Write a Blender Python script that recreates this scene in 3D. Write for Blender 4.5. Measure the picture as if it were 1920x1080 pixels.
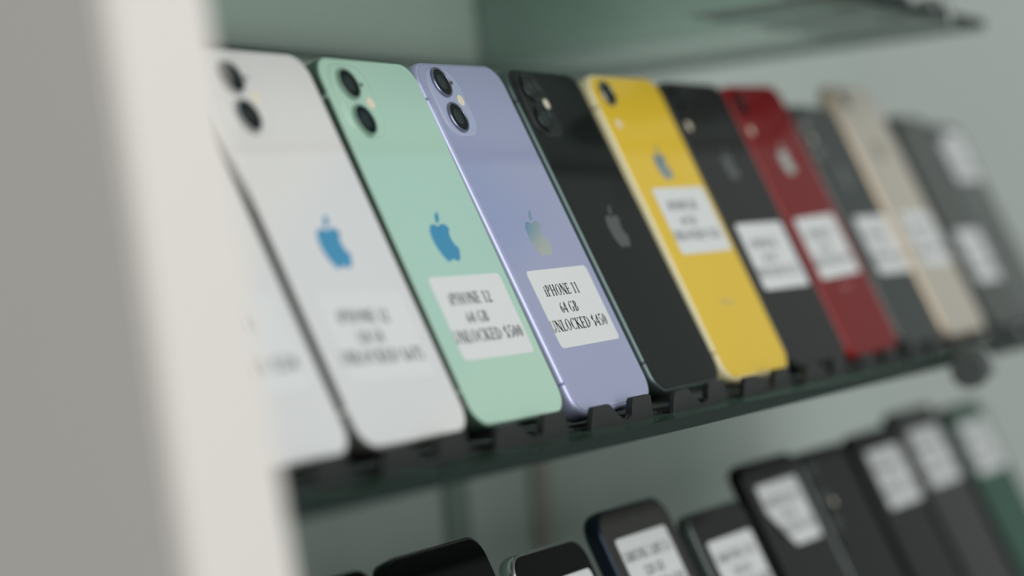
import bpy, bmesh, math, random
from mathutils import Matrix, Vector
random.seed(7)
for o in list(bpy.data.objects): bpy.data.objects.remove(o)
SC = bpy.context.scene
COL = SC.collection
R = math.radians
MM = 0.001

# ------------------------------------------------------------------ camera
cam_d = bpy.data.cameras.new('camera'); cam = bpy.data.objects.new('camera', cam_d); COL.objects.link(cam)
cam_d.sensor_width = 36.0; cam_d.lens = 85.0; cam_d.clip_start = 0.02; cam_d.clip_end = 30
right = Vector((0.45149750, -0.88725182, -0.09452100)); down = Vector((-0.03907655, 0.08616944, -0.99551386)); fwd = Vector((0.89141631, 0.45316558, 0.00423455))
M = Matrix((( right.x, -down.x, -fwd.x, -0.80636), (right.y, -down.y, -fwd.y, -0.38937), (right.z, -down.z, -fwd.z, 0.04476), (0, 0, 0, 1)))
cam.matrix_world = M
cam_d.dof.use_dof = True; cam_d.dof.focus_distance = 0.932; cam_d.dof.aperture_fstop = 3.5; cam_d.dof.aperture_blades = 0
SC.camera = cam

# ------------------------------------------------------------------ light and exposure
SC.view_settings.view_transform = 'Standard'; SC.view_settings.look = 'None'; SC.view_settings.gamma = 1.0
SC.view_settings.use_curve_mapping = False; SC.view_settings.exposure = 0.14
world = bpy.data.worlds.new('room_light'); SC.world = world; world.use_nodes = True
bg = world.node_tree.nodes['Background']; bg.inputs['Color'].default_value = (0.97, 1.0, 0.98, 1); bg.inputs['Strength'].default_value = 0.33

def area_light(name, loc, target, sx, sy, power, color):
    d = bpy.data.lights.new(name, 'AREA'); d.shape = 'RECTANGLE'; d.size = sx; d.size_y = sy; d.energy = power; d.color = color
    o = bpy.data.objects.new(name, d); COL.objects.link(o); o.location = loc
    o.rotation_euler = (Vector(target) - Vector(loc)).to_track_quat('-Z', 'Y').to_euler()
    return o
area_light('ceiling_light_shop', (-0.5, -1.65, 0.95), (0.1, 0, 0.0), 1.6, 0.9, 17.0, (1.0, 0.985, 0.97))
area_light('low_front_fill', (-0.75, -2.1, 0.12), (0.2, 0.2, -0.02), 1.4, 0.7, 13.0, (0.98, 1.0, 1.0))  # added soft fill to lift the wall under the shelf, no actual window
area_light('side_wall_fill', (0.75, -0.2, 1.5), (1.1, 0.1, 0.2), 0.5, 0.5, 0.5, (0.96, 1.0, 1.0))  # added overhead fill that brightens the side wall, no actual fixture

# ------------------------------------------------------------------ materials
def lin(c): return tuple(((v / 255) / 12.92 if v / 255 <= 0.04045 else ((v / 255 + 0.055) / 1.055) ** 2.4) for v in c)
MATS = {}
def mat(name, rgb, rough=0.5, metal=0.0, spec=0.5, coat=0.0, vary=0.03, scale=60.0, bump=0.0):
    if name in MATS: return MATS[name]
    m = bpy.data.materials.new(name); m.use_nodes = True; nt = m.node_tree; b = nt.nodes['Principled BSDF']
    c = lin(rgb)
    tc = nt.nodes.new('ShaderNodeTexCoord'); nz = nt.nodes.new('ShaderNodeTexNoise'); nz.inputs['Scale'].default_value = scale; nz.inputs['Detail'].default_value = 3
    nt.links.new(tc.outputs['Object'], nz.inputs['Vector'])
    rp = nt.nodes.new('ShaderNodeValToRGB')
    rp.color_ramp.elements[0].position = 0.3; rp.color_ramp.elements[1].position = 0.7
    rp.color_ramp.elements[0].color = tuple(v * (1 - vary) for v in c) + (1,); rp.color_ramp.elements[1].color = tuple(min(1, v * (1 + vary)) for v in c) + (1,)
    nt.links.new(nz.outputs['Fac'], rp.inputs['Fac']); nt.links.new(rp.outputs['Color'], b.inputs['Base Color'])
    b.inputs['Roughness'].default_value = rough; b.inputs['Metallic'].default_value = metal
    b.inputs['Specular IOR Level'].default_value = spec; b.inputs['Coat Weight'].default_value = coat; b.inputs['Coat Roughness'].default_value = 0.05
    if bump:
        bp = nt.nodes.new('ShaderNodeBump'); bp.inputs['Strength'].default_value = bump; bp.inputs['Distance'].default_value = 0.0003
        nt.links.new(nz.outputs['Fac'], bp.inputs['Height']); nt.links.new(bp.outputs['Normal'], b.inputs['Normal'])
    MATS[name] = m
    return m

def glass_mat(name, tint, spec_mix=1.0, rough=0.03):
    """clear tinted sheet glass: transmitted tint plus fresnel reflection"""
    if name in MATS: return MATS[name]
    m = bpy.data.materials.new(name); m.use_nodes = True; nt = m.node_tree; nt.nodes.clear()
    out = nt.nodes.new('ShaderNodeOutputMaterial'); mix = nt.nodes.new('ShaderNodeMixShader')
    tr = nt.nodes.new('ShaderNodeBsdfTransparent'); tr.inputs['Color'].default_value = tint + (1,)
    gl = nt.nodes.new('ShaderNodeBsdfGlossy'); gl.inputs['Roughness'].default_value = rough; gl.inputs['Color'].default_value = (0.9, 1.0, 0.96, 1)
    fr = nt.nodes.new('ShaderNodeFresnel'); fr.inputs['IOR'].default_value = 1.5
    mu = nt.nodes.new('ShaderNodeMath'); mu.operation = 'MULTIPLY'; mu.inputs[1].default_value = spec_mix
    nt.links.new(fr.outputs[0], mu.inputs[0]); nt.links.new(mu.outputs[0], mix.inputs['Fac'])
    nt.links.new(tr.outputs[0], mix.inputs[1]); nt.links.new(gl.outputs[0], mix.inputs[2]); nt.links.new(mix.outputs[0], out.inputs['Surface'])
    MATS[name] = m
    return m

GLASS = glass_mat('green_sheet_glass', (0.86, 0.888, 0.87), 0.45)
GLASS_DIV = glass_mat('green_divider_glass', (0.60, 0.70, 0.655), 0.3)
GLASS_EDGE = mat('glass_cut_edge', (2, 24, 18), 0.45, spec=0.2, vary=0.12, scale=25)
PLASTIC = mat('black_stand_plastic', (22, 24, 24), 0.42, spec=0.4, vary=0.1, scale=300, bump=0.15)
CAP = mat('grey_plastic_cap', (120, 126, 122), 0.35)
LABEL = mat('label_paper', (207, 210, 210), 0.65, spec=0.2, vary=0.012, scale=200)
INK = mat('printed_ink', (8, 9, 10), 0.6, spec=0.2)
LENS = mat('lens_glass', (6, 7, 8), 0.1, spec=0.12)
LENS_CORE = mat('lens_core', (24, 29, 30), 0.12, spec=0.4)
FLASH = mat('flash_lens', (226, 214, 190), 0.25, spec=0.6, coat=0.5)
MIC = mat('microphone_mesh', (70, 82, 78), 0.6)
SCREEN = mat('black_screen_glass', (4, 4, 5), 0.08, spec=0.04)
CHROME = mat('polished_steel', (238, 238, 238), 0.2, metal=0.9)

# ------------------------------------------------------------------ helpers
def tag(o, label=None, cat=None, group=None, kind=None):
    if label: o['label'] = label
    if cat: o['category'] = cat
    if group: o['group'] = group
    if kind: o['kind'] = kind
    return o
def link_mesh(name, bm, mats, parent=None, smooth=False):
    me = bpy.data.meshes.new(name); bmesh.ops.recalc_face_normals(bm, faces=bm.faces[:]); bm.to_mesh(me); bm.free()
    for m in (mats if isinstance(mats, (list, tuple)) else [mats]): me.materials.append(m)
    if smooth:
        me.set_sharp_from_angle(angle=R(40))
        for p in me.polygons: p.use_smooth = len(p.vertices) < 6
    o = bpy.data.objects.new(name, me); COL.objects.link(o)
    if parent is not None: o.parent = parent
    return o
def empty(name, loc=(0, 0, 0)):
    o = bpy.data.objects.new(name, None); o.empty_display_size = 0.01; COL.objects.link(o); o.location = loc
    return o
def box(bm, x0, x1, y0, y1, z0, z1, mi=0):
    v = [bm.verts.new(Vector(p) * MM) for p in ((x0, y0, z0), (x1, y0, z0), (x1, y1, z0), (x0, y1, z0), (x0, y0, z1), (x1, y0, z1), (x1, y1, z1), (x0, y1, z1))]
    fs = [bm.faces.new([v[i] for i in q]) for q in ((0, 3, 2, 1), (4, 5, 6, 7), (0, 1, 5, 4), (1, 2, 6, 5), (2, 3, 7, 6), (3, 0, 4, 7))]
    for f in fs: f.material_index = mi
    return fs
def rrect(x0, x1, z0, z1, r, n=8):
    r = max(0.02, min(r, (x1 - x0) / 2 - 0.01, (z1 - z0) / 2 - 0.01)); pts = []
    for cx, cz, a0 in ((x1 - r, z1 - r, 0), (x0 + r, z1 - r, 90), (x0 + r, z0 + r, 180), (x1 - r, z0 + r, 270)):
        for i in range(n + 1):
            a = R(a0 + 90 * i / n); pts.append((cx + r * math.cos(a), cz + r * math.sin(a)))
    return pts
def circle(cx, cz, r, n=32, rz=None):
    rz = rz or r
    return [(cx + r * math.cos(2 * math.pi * i / n), cz + rz * math.sin(2 * math.pi * i / n)) for i in range(n)]
def loft(bm, rings, cap0=True, cap1=True, mi=0, closed=True):
    """rings: list of (outline in x,z millimetres, y) joined into a skin"""
    vs = [[bm.verts.new(Vector((p[0], y, p[1])) * MM) for p in out] for out, y in rings]
    n = len(vs[0])
    for a, b in zip(vs, vs[1:]):
        for i in range(n if closed else n - 1):
            f = bm.faces.new((a[i], a[(i + 1) % n], b[(i + 1) % n], b[i])); f.material_index = mi
    if cap0: bm.faces.new(vs[0]).material_index = mi
    if cap1: bm.faces.new(list(reversed(vs[-1]))).material_index = mi
def polygon(bm, pts, y, mi=0):
    f = bm.faces.new([bm.verts.new(Vector((p[0], y, p[1])) * MM) for p in pts]); f.material_index = mi
    return f

# ------------------------------------------------------------------ lettering: a condensed serif drawn from strokes
TW = 1.5
def seg(x0, y0, x1, y1, t):
    t *= TW
    dx, dy = x1 - x0, y1 - y0; l = math.hypot(dx, dy) or 1; nx, ny = -dy / l * t / 2, dx / l * t / 2
    return [(x0 + nx, y0 + ny), (x0 - nx, y0 - ny), (x1 - nx, y1 - ny), (x1 + nx, y1 + ny)]
def vst(x, y0=0, y1=1, t=.085, s=True, ss=.15):
    t *= TW
    o = [[(x - t / 2, y0), (x + t / 2, y0), (x + t / 2, y1), (x - t / 2, y1)]]
    if s: o += [seg(x - ss / 2 - .03, y0 + .02, x + ss / 2 + .03, y0 + .02, .04), seg(x - ss / 2 - .03, y1 - .02, x + ss / 2 + .03, y1 - .02, .04)]
    return o
def arc(cx, cy, rx, ry, a0, a1, thin=.04, thick=.09, n=14):
    o = []; pr = None; thin *= TW; thick *= TW
    for i in range(n + 1):
        a = R(a0 + (a1 - a0) * i / n); t = thin + (thick - thin) * abs(math.cos(a)) ** 1.3
        p = ((cx + (rx) * math.cos(a), cy + (ry) * math.sin(a)), (cx + (rx - t) * math.cos(a), cy + (ry - min(t, .06)) * math.sin(a)))
        if pr: o.append([pr[0], p[0], p[1], pr[1]])
        pr = p
    return o
def glyph(c):
    if c == 'i': return vst(.12, 0, .62, .085) + [seg(.07, .8, .17, .8, .12)], .26
    if c == 'P': return vst(.12) + arc(.17, .735, .27, .265, -90, 90), .48
    if c == 'H': return vst(.12) + vst(.5) + [seg(.12, .5, .5, .5, .045)], .64
    if c == 'O': return arc(.3, .5, .27, .515, 0, 360, n=26), .61
    if c == 'N': return vst(.1, t=.05) + vst(.52, t=.05) + [seg(.11, .97, .51, .03, .1)], .63
    if c == 'E': return vst(.12) + [seg(.12, .02, .4, .02, .045), seg(.12, .5, .33, .5, .045), seg(.12, .98, .39, .98, .045), seg(.395, 0, .415, .2, .035), seg(.385, 1, .385, .82, .035), seg(.33, .4, .33, .6, .035)], .47
    if c == '1': return vst(.2, s=False) + [seg(.07, .02, .34, .02, .04), seg(.2, .98, .07, .88, .05)], .4
    if c == '2': return arc(.2, .76, .18, .24, 160, -15, n=10) + [seg(.345, .7, .06, .05, .07), seg(.04, .045, .38, .045, .09), seg(.375, .04, .4, .2, .04)], .43
    if c == '3': return arc(.18, .76, .17, .24, 150, -90) + arc(.17, .27, .2, .27, 90, -150), .41
    if c == '4': return vst(.28, 0, 1, .085, False) + [seg(.28, .98, .03, .3, .05), seg(.02, .3, .4, .3, .06), seg(.2, .02, .37, .02, .04)], .43
    if c == '5': return [seg(.1, .97, .37, .97, .08), seg(.11, .97, .09, .55, .045)] + arc(.17, .3, .22, .31, 110, -150), .42
    if c == '6': return arc(.22, .3, .19, .3, 0, 360, n=20) + arc(.4, .32, .37, .68, 95, 185), .44
    if c == '7': return [seg(.04, .95, .4, .95, .09), seg(.38, .95, .17, 0, .08), seg(.05, .95, .04, .8, .04)], .42
    if c == '8': return arc(.21, .76, .16, .24, 0, 360, n=18) + arc(.21, .27, .19, .28, 0, 360, n=18), .43
    if c == '0': return arc(.21, .5, .19, .51, 0, 360, n=22), .43
    if c == 'G': return arc(.32, .5, .29, .515, 50, 320) + vst(.5, 0.05, .42, .085, False) + [seg(.4, .42, .6, .42, .04), seg(.5, .78, .5, .97, .04)], .64
    if c == 'B': return vst(.12) + arc(.17, .755, .24, .245, -90, 90) + arc(.17, .265, .28, .265, -90, 90), .5
    if c == 'U': return vst(.12, .3, 1, .085, False) + vst(.48, .3, 1, .05, False) + [seg(.01, .98, .23, .98, .04), seg(.4, .98, .57, .98, .04)] + arc(.29, .3, .21, .315, 180, 360), .6
    if c == 'L': return vst(.12) + [seg(.12, .02, .4, .02, .045), seg(.395, 0, .415, .22, .035)], .45
    if c == 'C': return arc(.31, .5, .28, .515, 48, 312) + [seg(.49, .76, .49, .97, .04), seg(.49, .06, .51, .2, .03)], .55
    if c == 'K': return vst(.12) + [seg(.14, .48, .45, .97, .045), seg(.2, .55, .5, .02, .095), seg(.36, .98, .53, .98, .04), seg(.42, .02, .57, .02, .04)], .58
    if c == 'D': return vst(.12) + arc(.16, .5, .4, .5, -90, 90), .6
    if c == '$': return arc(.2, .73, .17, .23, 40, 270) + arc(.2, .27, .18, .24, 90, -140) + [seg(.2, -.12, .2, 1.12, .035)], .42
    if c == 'S': return arc(.2, .74, .17, .26, 40, 270) + arc(.2, .26, .18, .26, 90, -140), .42
    if c == 'A': return [seg(.27, 1, .06, 0, .05), seg(.27, 1, .5, 0, .1), seg(.13, .33, .41, .33, .045), seg(-.01, .02, .15, .02, .04), seg(.4, .02, .6, .02, .04)], .57
    if c == 'M': return vst(.1, t=.05) + vst(.64, t=.09) + [seg(.11, .98, .36, .08, .1), seg(.62, .98, .37, .08, .05)], .77
    if c == 'F': return vst(.12) + [seg(.12, .5, .33, .5, .045), seg(.12, .98, .39, .98, .045), seg(.385, 1, .385, .82, .035), seg(.33, .4, .33, .6, .035)], .43
    if c == 'R': return vst(.12) + arc(.17, .75, .25, .25, -90, 90) + [seg(.24, .5, .5, .02, .095), seg(.44, .02, .58, .02, .04)], .55
    if c == 'X': return [seg(.08, .98, .46, .02, .1), seg(.45, .98, .08, .02, .05), seg(0, .98, .17, .98, .04), seg(.36, .98, .53, .98, .04), seg(0, .02, .17, .02, .04), seg(.36, .02, .55, .02, .04)], .56
    if c == 'h': return vst(.09, 0, 1, .07, False) + arc(.2, .36, .15, .24, 0, 180, .06, .08) + [seg(.315, .38, .315, 0, .07)], .4
    if c == 'o': return arc(.2, .3, .18, .32, 0, 360, .06, .08, 18), .42
    if c == 'n': return vst(.09, 0, .62, .07, False) + arc(.2, .36, .15, .24, 0, 180, .06, .08) + [seg(.315, .38, .315, 0, .07)], .4
    if c == 'e': return arc(.2, .3, .18, .32, 0, 315, .06, .08, 16) + [seg(.04, .3, .37, .3, .05)], .42
    return [], .24
def lettering(bm, text, x0, x1, z, cap, y, clip=None):
    """text scaled to run from x0 to x1 with its baseline at z"""
    polys = []; x = 0
    for c in text:
        g, w = glyph(c)
        polys += [[(px + x, py) for px, py in q] for q in g]; x += w + .03
    s = (x1 - x0) / (x - .03)
    for k, q in enumerate(polys):
        polygon(bm, [(x0 + px * s, z + py * cap) for px, py in q], y - 0.0004 * (k % 7))
    if clip is not None:
        bmesh.ops.bisect_plane(bm, geom=bm.verts[:] + bm.edges[:] + bm.faces[:], plane_co=(clip * MM, 0, 0), plane_no=(-1, 0, 0), clear_outer=True)

def bez(p0, p1, p2, p3, n=6):
    return [tuple((1 - t) ** 3 * a + 3 * (1 - t) ** 2 * t * b + 3 * (1 - t) * t * t * c + t ** 3 * d for a, b, c, d in zip(p0, p1, p2, p3)) for t in [i / n for i in range(n)]]
def path(start, curves):
    pts = []; p = start
    for c in curves:
        q = [(p[0] + c[i], p[1] + c[i + 1]) for i in (0, 2, 4)]; pts += bez(p, *q); p = q[2]
    return pts
FRUIT = path((12.152, 6.896), [(-.948, 0, -2.415, -1.078, -3.96, -1.04), (-2.04, .027, -3.91, 1.183, -4.961, 3.014), (-2.117, 3.675, -.546, 9.103, 1.519, 12.09),
    (1.013, 1.454, 2.208, 3.09, 3.792, 3.039), (1.52, -.065, 2.09, -.987, 3.935, -.987), (1.831, 0, 2.35, .987, 3.96, .948), (1.637, -.026, 2.676, -1.48, 3.676, -2.948),
    (1.156, -1.688, 1.636, -3.325, 1.662, -3.415), (-.039, -.013, -3.182, -1.221, -3.22, -4.857), (-.026, -3.04, 2.48, -4.494, 2.597, -4.559),
    (-1.429, -2.09, -3.623, -2.324, -4.39, -2.376), (-2, -.156, -3.675, 1.09, -4.61, 1.09)])
LEAF = path((15.53, 3.83), [(.843, -1.012, 1.4, -2.427, 1.245, -3.83), (-1.207, .052, -2.662, .805, -3.532, 1.818), (-.78, .896, -1.454, 2.338, -1.273, 3.714), (1.338, .104, 2.715, -.688, 3.559, -1.701)])

# ------------------------------------------------------------------ the setting (world axes: x along the shelves, y into the wall, z up)
def slab(name, x0, x1, y0, y1, z0, z1, m, **kw):
    bm = bmesh.new(); box(bm, x0, x1, y0, y1, z0, z1); o = link_mesh(name, bm, m); tag(o, **kw); return o
WALL = mat('painted_wall', (178, 187, 182), 0.6, spec=0.3, vary=0.02, scale=3)
slab('wall_back', -400, 1104, 235, 260, -900, 1200, WALL, kind='structure')
slab('wall_right', 1104, 1130, -1500, 260, -900, 1200, mat('painted_side_wall', (196, 202, 199), 0.6, spec=0.3, vary=0.02, scale=3), kind='structure')
slab('trim_1', 316, 340, 231, 234.9, -198, -14, mat('grey_green_strip', (120, 134, 126), 0.5), kind='structure')
slab('trim_2', 421, 441, 231, 234.9, -198, -14, mat('beige_strip', (150, 146, 136), 0.5), kind='structure')
# end panel of the shelving at the left, leaning a touch off plumb
bm = bmesh.new()
vs = [bm.verts.new(Vector(p) * MM) for p in ((-312, -66, -420), (-257, -66, -420), (-257, 235, -420), (-312, 235, -420), (-377, -66, 330), (-339, -66, 330), (-339, 235, 330), (-377, 235, 330))]
for q in ((0, 3, 2, 1), (4, 5, 6, 7), (0, 1, 5, 4), (1, 2, 6, 5), (2, 3, 7, 6), (3, 0, 4, 7)): bm.faces.new([vs[i] for i in q])
bmesh.ops.bevel(bm, geom=bm.edges[:], offset=0.0015, segments=2, affect='EDGES')
tag(link_mesh('wall_left', bm, mat('white_end_panel', (214, 209, 204), 0.55, spec=0.3, vary=0.01, scale=5)), kind='structure')

def glass_shelf(x0, x1, yf0, yf1, z0, z1, label, m=None):
    bm = bmesh.new()
    p = [(x0, yf0), (x1, yf1), (x1, 234.9), (x0, 234.9)]
    lo = [bm.verts.new(Vector((a, b, z0)) * MM) for a, b in p]; hi = [bm.verts.new(Vector((a, b, z1)) * MM) for a, b in p]
    bm.faces.new(lo); bm.faces.new(hi)
    for i in range(4):
        f = bm.faces.new((lo[i], lo[(i + 1) % 4], hi[(i + 1) % 4], hi[i])); f.material_index = 1
    bm.normal_update()
    return tag(link_mesh('glass_shelf', bm, [m or GLASS, GLASS_EDGE]), label, 'shelf', 'glass shelves on the wall')
glass_shelf(-300, 720, -27, -19, -11.3, -6.5, 'middle green glass shelf carrying the row of colourful phones', glass_mat('thick_green_glass', (0.62, 0.72, 0.67), 0.6))
glass_shelf(-318, 545, -24, -18, 171.5, 177, 'upper green glass shelf seen from below above the phones')
glass_shelf(-277, 720, -66, -66, -206, -199, 'lower glass shelf holding the mostly black phones')
bm = bmesh.new(); fs = box(bm, 406, 412, -6, 233, 177, 420)
for f in fs:
    if abs(f.normal.x) < .5: f.material_index = 1
bm.normal_update()
for f in bm.faces: f.material_index = 0 if abs(f.normal.x) > .5 else 1
tag(link_mesh('glass_divider', bm, [GLASS_DIV, GLASS_EDGE]), 'upright green glass divider standing on the upper shelf', 'divider')

def shelf_clamp(x, y, z, label, body):
    t = empty('shelf_clamp', (x * MM, y * MM, z * MM)); tag(t, label, 'clamp', 'round clamps on the glass shelves')
    def disc(name, x0, x1, prof, m):
        bm = bmesh.new(); n = 32; rings = []
        for xx, r in prof: rings.append([bm.verts.new(Vector((xx, r * math.cos(2 * math.pi * i / n), r * math.sin(2 * math.pi * i / n))) * MM) for i in range(n)])
        for a, b in zip(rings, rings[1:]):
            for i in range(n): bm.faces.new((a[i], a[(i + 1) % n], b[(i + 1) % n], b[i]))
        bm.faces.new(rings[0]); bm.faces.new(list(reversed(rings[-1])))
        return link_mesh(name, bm, m, t, True)
    STEEL = mat('satin_steel', (140, 146, 142), 0.4, metal=0.5)
    if body: disc('body', 0, 9, ((0, 8.5), (0.6, 9.5), (9, 9.5), (9.5, 9)), mat('grey_clamp', (84, 90, 88), 0.6, spec=0.2))
    bm = bmesh.new(); n = 22; m = 8; vs = []                     # open steel ring hooked over the glass edge
    for i in range(n + 1):
        a = R(-20 + 190 * i / n)
        vs.append([bm.verts.new(Vector((9.5 + 2 * math.cos(2 * math.pi * k / m), -(11 + 1.3 * math.sin(2 * math.pi * k / m)) * math.cos(a), (11 + 1.3 * math.sin(2 * math.pi * k / m)) * math.sin(a))) * MM) for k in range(m)])
    for a, b in zip(vs, vs[1:]):
        for k in range(m): bm.faces.new((a[k], a[(k + 1) % m], b[(k + 1) % m], b[k]))
    bm.faces.new(vs[0]); bm.faces.new(list(reversed(vs[-1])))
    link_mesh('rim', bm, STEEL, t, True)
    return t
shelf_clamp(404, -31, -14, 'round grey clamp with a steel ring below the pale gold phone on the middle shelf', True)
shelf_clamp(410, -24, 168, 'open steel ring clamp gripping the front edge of the upper shelf', False)

# blue card added out of view on the side wall, tints the mirror logos
bm = bmesh.new(); box(bm, 1100.5, 1104, -760, -306, 445, 684)
tag(link_mesh('reflection_card', bm, mat('blue_reflection_card', (58, 156, 204), 0.5, vary=0.02)), 'plain blue card added out of view on the side wall for logo reflections', 'reflection_card')

# ------------------------------------------------------------------ phone stands
def phone_stand_parts():
    t = empty('phone_stand')
    bm = bmesh.new()                                             # front lip: two tabs with a scooped notch between
    out = [(0, 0)] + [(2.6, 7.7), (3.6, 8.5), (15.8, 8.6), (17.0, 7.9)] + [(24.2, 3.2)]
    out += [(29.6 - 5.2 * math.cos(a), 4.2 - 2.6 * math.sin(a)) for a in [R(20 + 14 * i) for i in range(11)]]
    out += [(34.6, 5.0), (36.0, 8.4), (37.0, 9.3), (51.6, 9.4), (52.6, 8.7), (53.6, 0)]
    out = [(x * 1.056, z) for x, z in out]
    loft(bm, [([(29 + (x - 29) * .992, max(.0, z - .25) if z > 1 else z) for x, z in out], -9.0), (out, -8.7), (out, -6.7), ([(29 + (x - 29) * .992, max(0, z - .25) if z > 1 else z) for x, z in out], -6.4)])
    link_mesh('front_lip', bm, PLASTIC, t, True)
    bm = bmesh.new(); box(bm, 0.4, 53.2, -6.6, 66, 0, 1.2); bmesh.ops.bevel(bm, geom=bm.edges[:], offset=.0004, segments=2, affect='EDGES')
    link_mesh('base', bm, PLASTIC, t)
    bm = bmesh.new(); s, c = math.sin(R(21.5)), math.cos(R(21.5))  # leaning back rest behind the phone
    def bk(x, d, h): return Vector((x, d * c + h * s, 6.5 - d * s + h * c)) * MM
    a = [bm.verts.new(bk(x, 10.2, h)) for x, h in ((8, 1), (46, 1), (36, 82), (18, 82))]; b = [bm.verts.new(bk(x, 12.6, h)) for x, h in ((8, 1), (46, 1), (36, 82), (18, 82))]
    bm.faces.new(a); bm.faces.new(list(reversed(b)))
    for i in range(4): bm.faces.new((a[i], a[(i + 1) % 4], b[(i + 1) % 4], b[i]))
    link_mesh('back_rest', bm, PLASTIC, t)
    bm = bmesh.new(); box(bm, -22.0, 0.4, -4, 10, 0, 1.2); link_mesh('connector', bm, PLASTIC, t)
    bm = bmesh.new()
    n = 24; ra = []
    for z, r in ((1.2, 7.6), (1.8, 7.6), (2.0, 7.0), (2.0, 5.4), (1.8, 5.2)):
        ra.append([bm.verts.new(Vector((-11.5 + r * math.cos(2 * math.pi * i / n), 1.5 + r * math.sin(2 * math.pi * i / n), z)) * MM) for i in range(n)])
    for k, (p, q) in enumerate(zip(ra, ra[1:])):
        for i in range(n): bm.faces.new((p[i], p[(i + 1) % n], q[(i + 1) % n], q[i]))
    bm.faces.new(ra[-1]).material_index = 1
    link_mesh('connector_cap', bm, [PLASTIC, CAP], t, True)
    return t
def copy_thing(o, parent=None):
    c = o.copy(); COL.objects.link(c)
    if parent is not None: c.parent = parent
    for ch in list(o.children): copy_thing(ch, c)
    return c
STAND_LABELS = ['black plastic stand under the partly hidden white phone at the far left', 'black plastic stand under the white phone with the blue logo', 'black plastic stand under the mint green phone',
    'black plastic stand under the lavender phone', 'black plastic stand under the glossy black dual-camera phone', 'black plastic stand under the yellow phone', 'black plastic stand under the black phone right of the yellow one',
    'black plastic stand under the red phone', 'black plastic stand under the narrow black phone right of the red one', 'black plastic stand under the pale gold phone', 'black plastic stand under the grey phone beside the gold one', 'black plastic stand under the last phone at the right end']
stand0 = phone_stand_parts()
for i, lab in enumerate(STAND_LABELS):
    o = stand0 if i == 0 else copy_thing(stand0)
    o.location = ((-4.2 + 76.6 * (i - 3)) * MM, 0, -6.5 * MM)
    tag(o, lab, 'phone stand', 'black stands along the middle shelf')
for i, lab in enumerate(['black plastic stand on the upper shelf, nearest the camera of three', 'black plastic stand on the upper shelf, between its two neighbours', 'black plastic stand on the upper shelf, at its far right end']):
    o = copy_thing(stand0); o.location = ((318 + 76 * i) * MM, 0.004, 177 * MM)
    tag(o, lab, 'phone stand', 'black stands on the upper shelf')

# ------------------------------------------------------------------ phones (local: x across, z up the back, y = 0 the face towards us)
LEAN = 21.5
def phone_matrix(x, y, z, lean=0, yaw=0, roll=0, off=0):
    s, c = math.sin(R(LEAN)), math.cos(R(LEAN)); y += off
    loc = Vector((x, y * c + z * s, -y * s + z * c)) * MM
    return Matrix.Translation(loc) @ Matrix.Rotation(-R(LEAN), 4, 'X') @ Matrix.Rotation(R(lean), 4, 'X') @ Matrix.Rotation(R(yaw), 4, 'Z') @ Matrix.Rotation(R(roll), 4, 'Y')

def phone_body(t, w, h, d, r, style, frame_m, face_m, rear_m=SCREEN, bands=True, button=True, band_m=None, face_name='back_panel', rear_name='screen'):
    if style == 'flat': prof = [(1.05, .28), (.55, .12), (.18, .3), (0, .8), (0, d - .8), (.18, d - .3), (.55, d - .12), (1.05, d - .28)]; ins = 1.05; rf = r
    else:
        prof = [(1.9, .28), (1.25, .34), (.62, .8), (.22, 1.7), (.04, 2.8), (0, d / 2), (.04, d - 2.8), (.22, d - 1.7), (.62, d - .8), (1.25, d - .34), (1.9, d - .28)]; ins = 1.75
    bm = bmesh.new()
    loft(bm, [(rrect(i, w - i, i, h - i, r - i), y) for i, y in prof])
    link_mesh('frame', bm, frame_m, t, True)
    bm = bmesh.new()
    loft(bm, [(rrect(ins, w - ins, ins, h - ins, r - ins), .45), (rrect(ins, w - ins, ins, h - ins, r - ins), .18), (rrect(ins + .22, w - ins - .22, ins + .22, h - ins - .22, r - ins - .2), 0.0)], cap0=False)
    link_mesh(face_name, bm, face_m, t, True)
    bm = bmesh.new()
    loft(bm, [(rrect(ins, w - ins, ins, h - ins, r - ins), d - .3), (rrect(ins, w - ins, ins, h - ins, r - ins), d - .1), (rrect(ins + .2, w - ins - .2, ins + .2, h - ins - .2, r - ins - .2), d)], cap0=False)
    link_mesh(rear_name, bm, rear_m, t, True)
    half = [q for q in prof]
    if bands:
        for zc in (14.5, h - 16.5):
            bm = bmesh.new(); vs = []
            for zz in (zc - .6, zc + .6): vs.append([bm.verts.new(Vector((i - .035, y, zz)) * MM) for i, y in half])
            for i in range(len(half) - 1): bm.faces.new((vs[0][i], vs[0][i + 1], vs[1][i + 1], vs[1][i]))
            link_mesh('antenna_band', bm, band_m or frame_m, t, True)
    if button:
        bm = bmesh.new(); box(bm, -.35, .3, d / 2 - 1.2, d / 2 + 1.2, h - 62, h - 45); bmesh.ops.bevel(bm, geom=bm.edges[:], offset=.00025, segments=2, affect='EDGES')
        link_mesh('side_button', bm, frame_m, t)
def lens(parent, cx, cz, y, ro, ring_m, proud=1.1):
    bm = bmesh.new()
    prof = [(ro, y + .05), (ro, y - proud + .25), (ro - .25, y - proud), (ro - .75, y - proud), (ro - .9, y - proud + .2)]
    loft(bm, [(circle(cx, cz, q), yy) for q, yy in prof], cap0=False, cap1=False)
    loft(bm, [(circle(cx, cz, ro - .9), y - proud + .2), (circle(cx, cz, ro * .5), y - proud + .2)], cap0=False, cap1=False, mi=1)
    loft(bm, [(circle(cx, cz, ro * .5), y - proud + .2), (circle(cx, cz, ro * .42), y - proud + .35), (circle(cx, cz, ro * .2), y - proud + .28)], cap0=False, cap1=True, mi=2)
    bm.normal_update()
    return link_mesh('lens', bm, [ring_m, LENS, LENS_CORE], parent, True)
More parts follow.
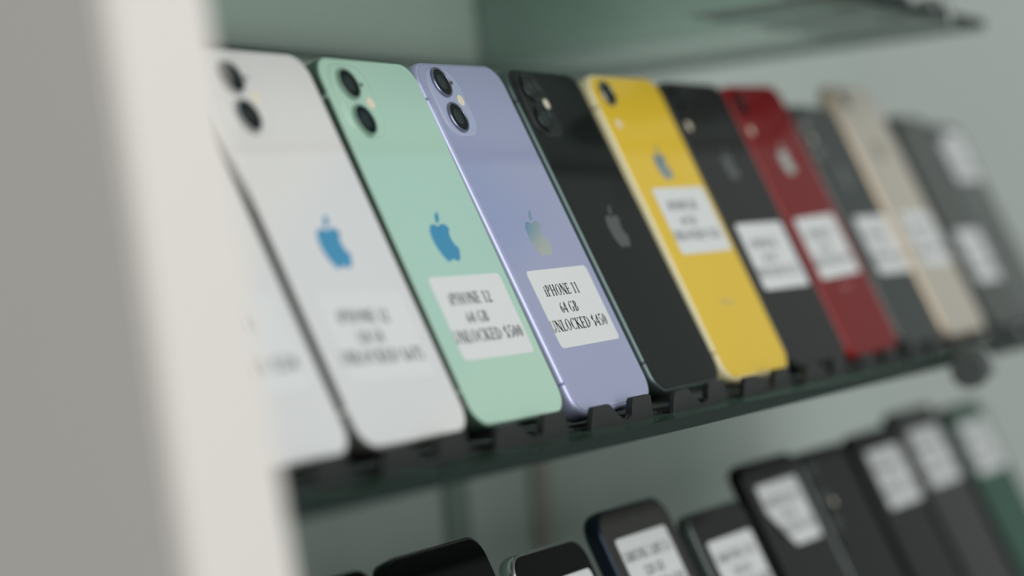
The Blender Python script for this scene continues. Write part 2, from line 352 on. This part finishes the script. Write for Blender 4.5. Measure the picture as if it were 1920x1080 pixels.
def flat_dot(name, parent, cx, cz, y, r, m, h=.25):
    bm = bmesh.new(); loft(bm, [(circle(cx, cz, r), y + .02), (circle(cx, cz, r), y - h + .1), (circle(cx, cz, r - .1), y - h)], cap0=False)
    return link_mesh(name, bm, m, parent, True)
def logo(t, cx, cz, hgt, m):
    s = hgt / 24.0; bm = bmesh.new()
    for P in (FRUIT, LEAF):
        o = [(cx + (x - 12) * s, cz + (12 - y) * s) for x, y in P]
        loft(bm, [(o, .02), (o, -.03)], cap0=False)
    return link_mesh('logo', bm, m, t)
def price_label(t, x0, z0, lines, w=53.4, h=32.6, rot=0, cut=None, body=LABEL):
    """sticker with its lower left corner at x0, z0 and up to three lines of print"""
    T = Matrix.Translation(Vector((x0, 0, z0)) * MM) @ Matrix.Rotation(R(rot), 4, 'Y')
    bm = bmesh.new(); o = rrect(0, w, 0, h, 2.2)
    if cut: o = [(1.5, h), (w - 1.5, h), (w, h - 1.5), (w, 1.8), (w - 1.8, 0), (cut[0], 0), (0, cut[1]), (0, h - 1.5)]
    loft(bm, [(o, .0), (o, -.13), ([(w / 2 + (a - w / 2) * .997, h / 2 + (b - h / 2) * .996) for a, b in o], -.15)], cap0=False)
    bm.transform(T); l = link_mesh('price_label', bm, body, t)
    if lines:
        bm = bmesh.new()
        for (txt, xa, xb, zb, cap) in lines: lettering(bm, txt, xa, xb, zb, cap, -.165)
        bmesh.ops.bisect_plane(bm, geom=bm.verts[:] + bm.edges[:] + bm.faces[:], plane_co=(.15 * MM, 0, 0), plane_no=(-1, 0, 0), clear_outer=True)
        bmesh.ops.bisect_plane(bm, geom=bm.verts[:] + bm.edges[:] + bm.faces[:], plane_co=((w - .15) * MM, 0, 0), plane_no=(1, 0, 0), clear_outer=True)
        bm.transform(T); link_mesh('lettering', bm, INK, l)
    return l
def three(a, b, c, x=(8.0, 39.4), x2=(14.8, 31.0), x3=(-.9, 51.2)):
    return [(a, x[0], x[1], 21.4, 4.6), (b, x2[0], x2[1], 14.0, 4.4), (c, x3[0], x3[1], 6.7, 4.7)]
def module(t, x0, x1, z0, z1, r, m, rise=.75):
    bm = bmesh.new()
    loft(bm, [(rrect(x0, x1, z0, z1, r), .02), (rrect(x0 + .12, x1 - .12, z0 + .12, z1 - .12, r), -.25 * rise), (rrect(x0 + .5, x1 - .5, z0 + .5, z1 - .5, r - .4), -.85 * rise), (rrect(x0 + 1, x1 - 1, z0 + 1, z1 - 1, r - .8), -rise)], cap0=False)
    return link_mesh('camera_module', bm, m, t, True)
def start(label, mtx, group):
    t = empty('smartphone'); t.matrix_world = mtx; tag(t, label, 'phone', group); return t
G1 = 'phones on the middle shelf'; G2 = 'phones on the lower shelf'

def dual_camera(label, mtx, w, h, d, r, style, frame_m, face_m, mod_m, ring_m, logo_m, lab, band_m, face_spec=None, lens_x=14.2, l1=11.2, l2=26.3):
    t = start(label, mtx, G1)
    phone_body(t, w, h, d, r, style, frame_m, face_m, band_m=band_m)
    cm = module(t, lens_x - 10.6, lens_x + 15.6, h - 33.3, h - 3.0, 9, mod_m)
    lens(cm, lens_x, h - l1, -.7, 6.5, ring_m); lens(cm, lens_x, h - l2, -.7, 6.5, ring_m)
    flat_dot('flash', cm, lens_x + 10, h - (l1 + l2) / 2, -.75, 2.4, FLASH); flat_dot('microphone', cm, lens_x + 9.4, h - l1 + .2, -.75, .85, MIC)
    logo(t, w / 2, h / 2, 20, logo_m)
    if lab: price_label(t, *lab[0], **lab[1])
    return t
def glossy(name, rgb, spec=.5, rough=.07): return mat(name, rgb, rough, spec=spec, vary=.015, scale=12)
WHITE_G = glossy('white_back_glass', (210, 209, 207)); WHITE_F = mat('silver_frame', (112, 114, 110), 0.4, metal=0.5)
MIRROR = mat('mirror_logo', (235, 238, 236), 0.04, metal=1.0, vary=.005)
DARK_LOGO = mat('dark_mirror_logo', (112, 114, 114), 0.12, metal=1.0)
MINT_G = glossy('mint_back_glass', (168, 200, 182)); MINT_F = mat('mint_frame', (84, 108, 95), 0.4, metal=0.5)
LAV_G = glossy('lavender_back_glass', (147, 153, 183)); LAV_M = mat('lavender_module', (158, 166, 192), 0.4); LAV_F = mat('lavender_frame', (180, 185, 216), 0.38, metal=0.5); LAV_B = mat('lavender_band', (118, 112, 158), 0.5)
BLK_G = glossy('black_back_glass', (22, 26, 26), .05); BLK_M = mat('black_module', (26, 29, 29), 0.45, spec=.3); BLK_F = mat('slate_frame', (88, 104, 102), 0.35, metal=0.8); BLK_B = mat('black_band', (30, 34, 34), 0.5)
YEL_G = glossy('yellow_back_glass', (216, 182, 52), .25); YEL_F = mat('cream_frame', (226, 216, 174), 0.4); YEL_B = mat('cream_band', (160, 150, 110), .5)
RED_G = glossy('red_back_glass', (112, 22, 26), .08); RED_F = mat('red_frame', (158, 30, 32), 0.4)
BLK2_G = glossy('charcoal_back_glass', (38, 39, 38), .07); BLK2_F = mat('charcoal_frame', (44, 50, 50), 0.4, metal=.5)
GREY_F = mat('space_grey_frame', (84, 92, 90), .35, metal=.6); GREY_G = glossy('graphite_back_glass', (46, 52, 52), .12)
GOLD_G = glossy('pale_gold_back_glass', (180, 173, 160), .4); GOLD_F = mat('gold_frame', (206, 186, 160), .35, metal=.5)
ASH_G = glossy('ash_back_glass', (62, 66, 64), .15)
ASH2_G = glossy('ash_grey_back_glass', (78, 82, 80), .15)

dual_camera('white phone at the far left, partly hidden behind the white end panel', phone_matrix(-230.5, -.2, .9, -.34, -1.0, .3), 71.5, 146.7, 7.4, 10, 'flat', WHITE_F, WHITE_G, WHITE_G, WHITE_G, MIRROR,
    ((9.5, 23.6, three('iPHONE 12', '64 GB', 'UNLOCKED $550')), {}), WHITE_G)
dual_camera('white phone with a blue logo and a faint white price label', phone_matrix(-152.31, -.15, .96, -.34, -1.08, .30), 71.5, 146.7, 7.4, 10, 'flat', WHITE_F, WHITE_G, WHITE_G, mat('white_lens_ring', (160, 162, 160), .3), MIRROR,
    ((9.6, 23.0, three('iPHONE 12', '128 GB', 'UNLOCKED $675')), dict(rot=2.0)), WHITE_G, lens_x=18.1, l1=12.2, l2=26.7)
dual_camera('mint green phone with a blue logo and dual cameras', phone_matrix(-74.30, .48, 1.40, -.03, -.80, .44), 71.5, 146.7, 7.4, 10, 'flat', MINT_F, MINT_G, MINT_G, mat('mint_lens_ring', (120, 150, 132), .3), MIRROR,
    ((11.5, 25.0, three('iPHONE 12', '64 GB', 'UNLOCKED $500')), {}), mat('mint_band', (150, 180, 160), .5), lens_x=16.0, l1=12.0, l2=26.7)
dual_camera('lavender purple phone in sharp focus with dual cameras', phone_matrix(0, -1.54, -2.65, -.07, .59, -1.57), 75.7, 150.9, 8.3, 10.5, 'round', LAV_F, LAV_G, LAV_M, mat('polished_lens_ring', (136, 137, 156), .28, metal=.9), MIRROR,
    ((12.4, 27.6, three('iPHONE 11', '64 GB', 'UNLOCKED $450')), dict(w=55.2, rot=.4)), LAV_B, lens_x=15.8, l1=10.0, l2=25.2)
dual_camera('glossy black dual-camera phone without a label, between lavender and yellow phones', phone_matrix(82.6, .48, .93, -.52, 1.18, -.74), 75.7, 150.9, 8.3, 10.5, 'round', BLK_F, BLK_G, BLK_M, mat('black_lens_ring', (50, 56, 56), .2, metal=.8), DARK_LOGO, None, BLK_B, lens_x=15.8, l1=10.6, l2=25.0)

def single_camera(label, mtx, frame_m, face_m, logo_m, lab, w=75.7, h=150.9, d=8.3, lens_m=None, word=None, cam_xy=(11.5, 11.5), flash=(10.5, 26.0), logo_z=None, logo_h=17.5, vertical=False, r=10.5, band_m=None):
    t = start(label, mtx, G1)
    phone_body(t, w, h, d, r, 'round', frame_m, face_m, band_m=band_m)
    lm = lens_m or mat('satin_lens_ring', (150, 150, 145), .25, metal=.8)
    if vertical:
        cm = module(t, 5.0, 17.2, h - 37, h - 7, 6, face_m, rise=.9)
        lens(cm, 11.1, h - 13.4, -.8, 5.6, lm, .5); lens(cm, 11.1, h - 30.6, -.8, 5.6, lm, .5); flat_dot('flash', cm, 11.1, h - 22, -.9, 2.0, FLASH)
    else:
        lens(t, cam_xy[0], h - cam_xy[1], 0, 6.3, lm, 1.2); flat_dot('flash', t, flash[0], h - flash[1], 0, 2.4, FLASH)
    if logo_m: logo(t, w / 2, logo_z or h - 42.5, logo_h, logo_m)
    if word:
        bm = bmesh.new(); lettering(bm, 'iPhone', w / 2 - 7.2, w / 2 + 7.2, 35, 3.2, -.02); link_mesh('lettering', bm, word, t)
    if lab: price_label(t, *lab[0], **lab[1])
    return t
GREYWORD = mat('grey_print', (176, 168, 120), .4)
single_camera('bright yellow phone with a cream frame and one camera', phone_matrix(158.06, 1.03, .21, .13, -1.35, -.23), YEL_F, YEL_G, mat('grey_mirror_logo', (215, 218, 214), .22, metal=1), ((14.0, 60.9, three('iPHONE XR', '64 GB', 'UNLOCKED $325')), dict(w=56.0)), word=GREYWORD, band_m=YEL_B, cam_xy=(14.4, 10.2), flash=(12.4, 25.2), logo_z=106.2)
single_camera('charcoal black phone between the yellow and the red phone', phone_matrix(236.8, .3, -.2, .3, -1.2, 0), BLK2_F, BLK2_G, DARK_LOGO, ((9.6, 40.2, three('iPHONE XR', '64 GB', 'UNLOCKED $325')), dict(w=57, h=34.4)), lens_m=BLK2_F, cam_xy=(12.5, 10.2), flash=(11, 24.6), logo_z=106.5)
single_camera('dark red phone with a pale logo and white label', phone_matrix(315.6, -.3, -.85, .82, -1.53, -1.6), RED_F, RED_G, MIRROR, ((10.0, 42.5, three('iPHONE XR', '64 GB', 'UNLOCKED $300')), dict(w=55.5, h=33.4)), lens_m=mat('red_lens_ring', (90, 24, 24), .3, metal=.5), word=mat('pale_print', (170, 110, 110), .4))
single_camera('narrow graphite phone with two stacked cameras, between red and gold phones', phone_matrix(401.0, 0, 0, 0, -.6, 0), GREY_F, GREY_G, DARK_LOGO, ((17.0, 41.8, three('iPHONE X', '64 GB', 'UNLOCKED $280')), dict(w=52, h=34)), w=70.9, h=143.6, d=7.7, vertical=True)
single_camera('pale gold phone, the tallest in its row', phone_matrix(480.0, 0, .6, 0, -.4, 0), GOLD_F, GOLD_G, mat('gold_logo', (150, 138, 124), .3, metal=.6), ((19.5, 43.6, three('iPHONE 8', '64 GB', 'UNLOCKED $250')), dict(w=52, h=33)), w=78.1, h=158.4, d=7.5, cam_xy=(19, 10.0), flash=(29, 10.0), lens_m=mat('gold_lens_ring', (150, 140, 124), .3, metal=.6), logo_z=118, r=10)
single_camera('dark grey phone just right of the pale gold phone', phone_matrix(572, 0, 0, 0, 0, 0), BLK2_F, ASH_G, None, ((14.0, 30.5, three('iPHONE 7', '32 GB', 'UNLOCKED $180')), dict(w=50, h=34)), w=70, h=142, d=7.3, r=9, lens_m=BLK2_F, cam_xy=(11, 10), flash=(21, 10))
single_camera('grey phone at the right end of the row, its label near the top', phone_matrix(643, 0, 0, 0, 0, 0), GREY_F, ASH2_G, None, ((6.0, 97.5, three('iPHONE 7', '32 GB', 'UNLOCKED $180')), dict(w=50, h=34)), w=64, h=138, d=7.3, r=9, lens_m=GREY_F, cam_xy=(11, 7), flash=(21, 7))

# lower shelf: taller phones, most with the screen towards us
OFF = 65.0; BASE = -184.6
def lower(label, x, top, w, d, r, frame_m, face_m, lab=None, kind='screen', style='round', hole=None, group=G2, yaw=0, lean=0, roll=0, off=OFF):
    h = top - BASE
    t = start(label, phone_matrix(x, 0, BASE, lean, yaw, roll, off), group)
    if kind == 'screen': phone_body(t, w, h, d, r, style, frame_m, face_m, BLK2_G, bands=False, button=True, face_name='screen', rear_name='back_panel')
    else: phone_body(t, w, h, d, r, style, frame_m, face_m, bands=False)
    if hole: flat_dot('front_camera', t, hole, h - 7.2, 0, 1.6, LENS_CORE, .05)
    if kind == 'cameras':
        cm = module(t, 3, 25, h - 56, h - 4, 5, face_m, .9)
        for k in (11, 26, 41): lens(cm, 11, h - k, -.85, 4.6, GREY_F, .5)
        flat_dot('flash', cm, 19.5, h - 30, -.9, 1.8, FLASH)
    if lab: price_label(t, lab[0] - x, lab[1] - BASE - 32.6 if 'h' not in lab[3] else lab[1] - BASE - lab[3]['h'], lab[2], **lab[3])
    return t
BLACK_F = mat('black_frame', (14, 15, 17), .3, metal=.5); NAVY_F = mat('navy_frame', (34, 44, 58), .28, metal=.7)
FADE_G = glossy('faded_black_glass', (36, 37, 36), .05)
def sam(a, b, c): return [(a, 1.5, 47.5, 21.5, 4.6), (b, 15, 35, 14.0, 4.4), (c, 1, 52.4, 6.7, 4.7)]
lower('black phone whose top corner barely shows beneath the shelf\'s left end', -142, -22.3, 73, 8, 9, BLACK_F, SCREEN)
lower('all-black phone with a blank dark screen, leftmost big one on the lower shelf', -60, -22, 74, 8, 9, BLACK_F, SCREEN, style='flat')
lower('black-screened phone with a shiny chrome frame', 27, -33.5, 68.0, 8.5, 11, CHROME, SCREEN, ((36, -48, None, {})))
lower('navy-framed phone with a clear punch-hole screen and a crisp label', 112.5, -26.5, 74.5, 8.4, 11, NAVY_F, glossy('dim_screen_glass', (42, 41, 39), .12), ((122, -40.5, [('SAMSUNG S20FE 5G', 1.0, 50, 21.5, 4.8), ('128 GB', 15, 35, 14.0, 4.6), ('UNLOCKED $385', 1, 51.5, 6.5, 4.8)], {})), hole=37)
lower('black phone with a label, standing right of the navy-framed phone', 200, -39, 70, 8.0, 9, GREY_F, FADE_G, ((209, -54.5, sam('SAMSUNG S10', '128 GB', 'UNLOCKED $280'), dict(w=54))))
lower('tall black phone whose label has its lower left corner cut away', 282, -23.5, 76, 8.4, 8, BLACK_F, FADE_G, ((291, -36.5, sam('SAMSUNG A71', '128 GB', 'UNLOCKED $250'), dict(w=55, h=33.5, cut=(19.0, 20.0)))))
lower('black phone with stacked rear cameras and no label, on the lower shelf', 359, -26, 74, 8.2, 8, GREY_F, glossy('black_rear_glass', (30, 32, 32), .05), None, kind='cameras')
lower('black phone whose label sits beside the unlabelled camera phone', 446, -24.5, 71, 8.2, 8, BLACK_F, FADE_G, ((458, -36.5, sam('SAMSUNG A51', '128 GB', 'UNLOCKED $230'), dict(w=56, h=34))))
lower('dark grey phone with a label, left of the green phone', 526, -18.5, 80, 8.2, 8, BLACK_F, glossy('grey_rear_glass', (50, 51, 51), .08), ((538, -32.5, sam('SAMSUNG A32', '64 GB', 'UNLOCKED $220'), dict(w=58, h=35))))
lower('deep green phone at the right end of the lower shelf', 619, -24, 80, 8.2, 8, BLACK_F, glossy('deep_green_glass', (34, 76, 60), .1), ((631, -36.5, sam('SAMSUNG A12', '64 GB', 'UNLOCKED $180'), dict(w=60, h=34))))
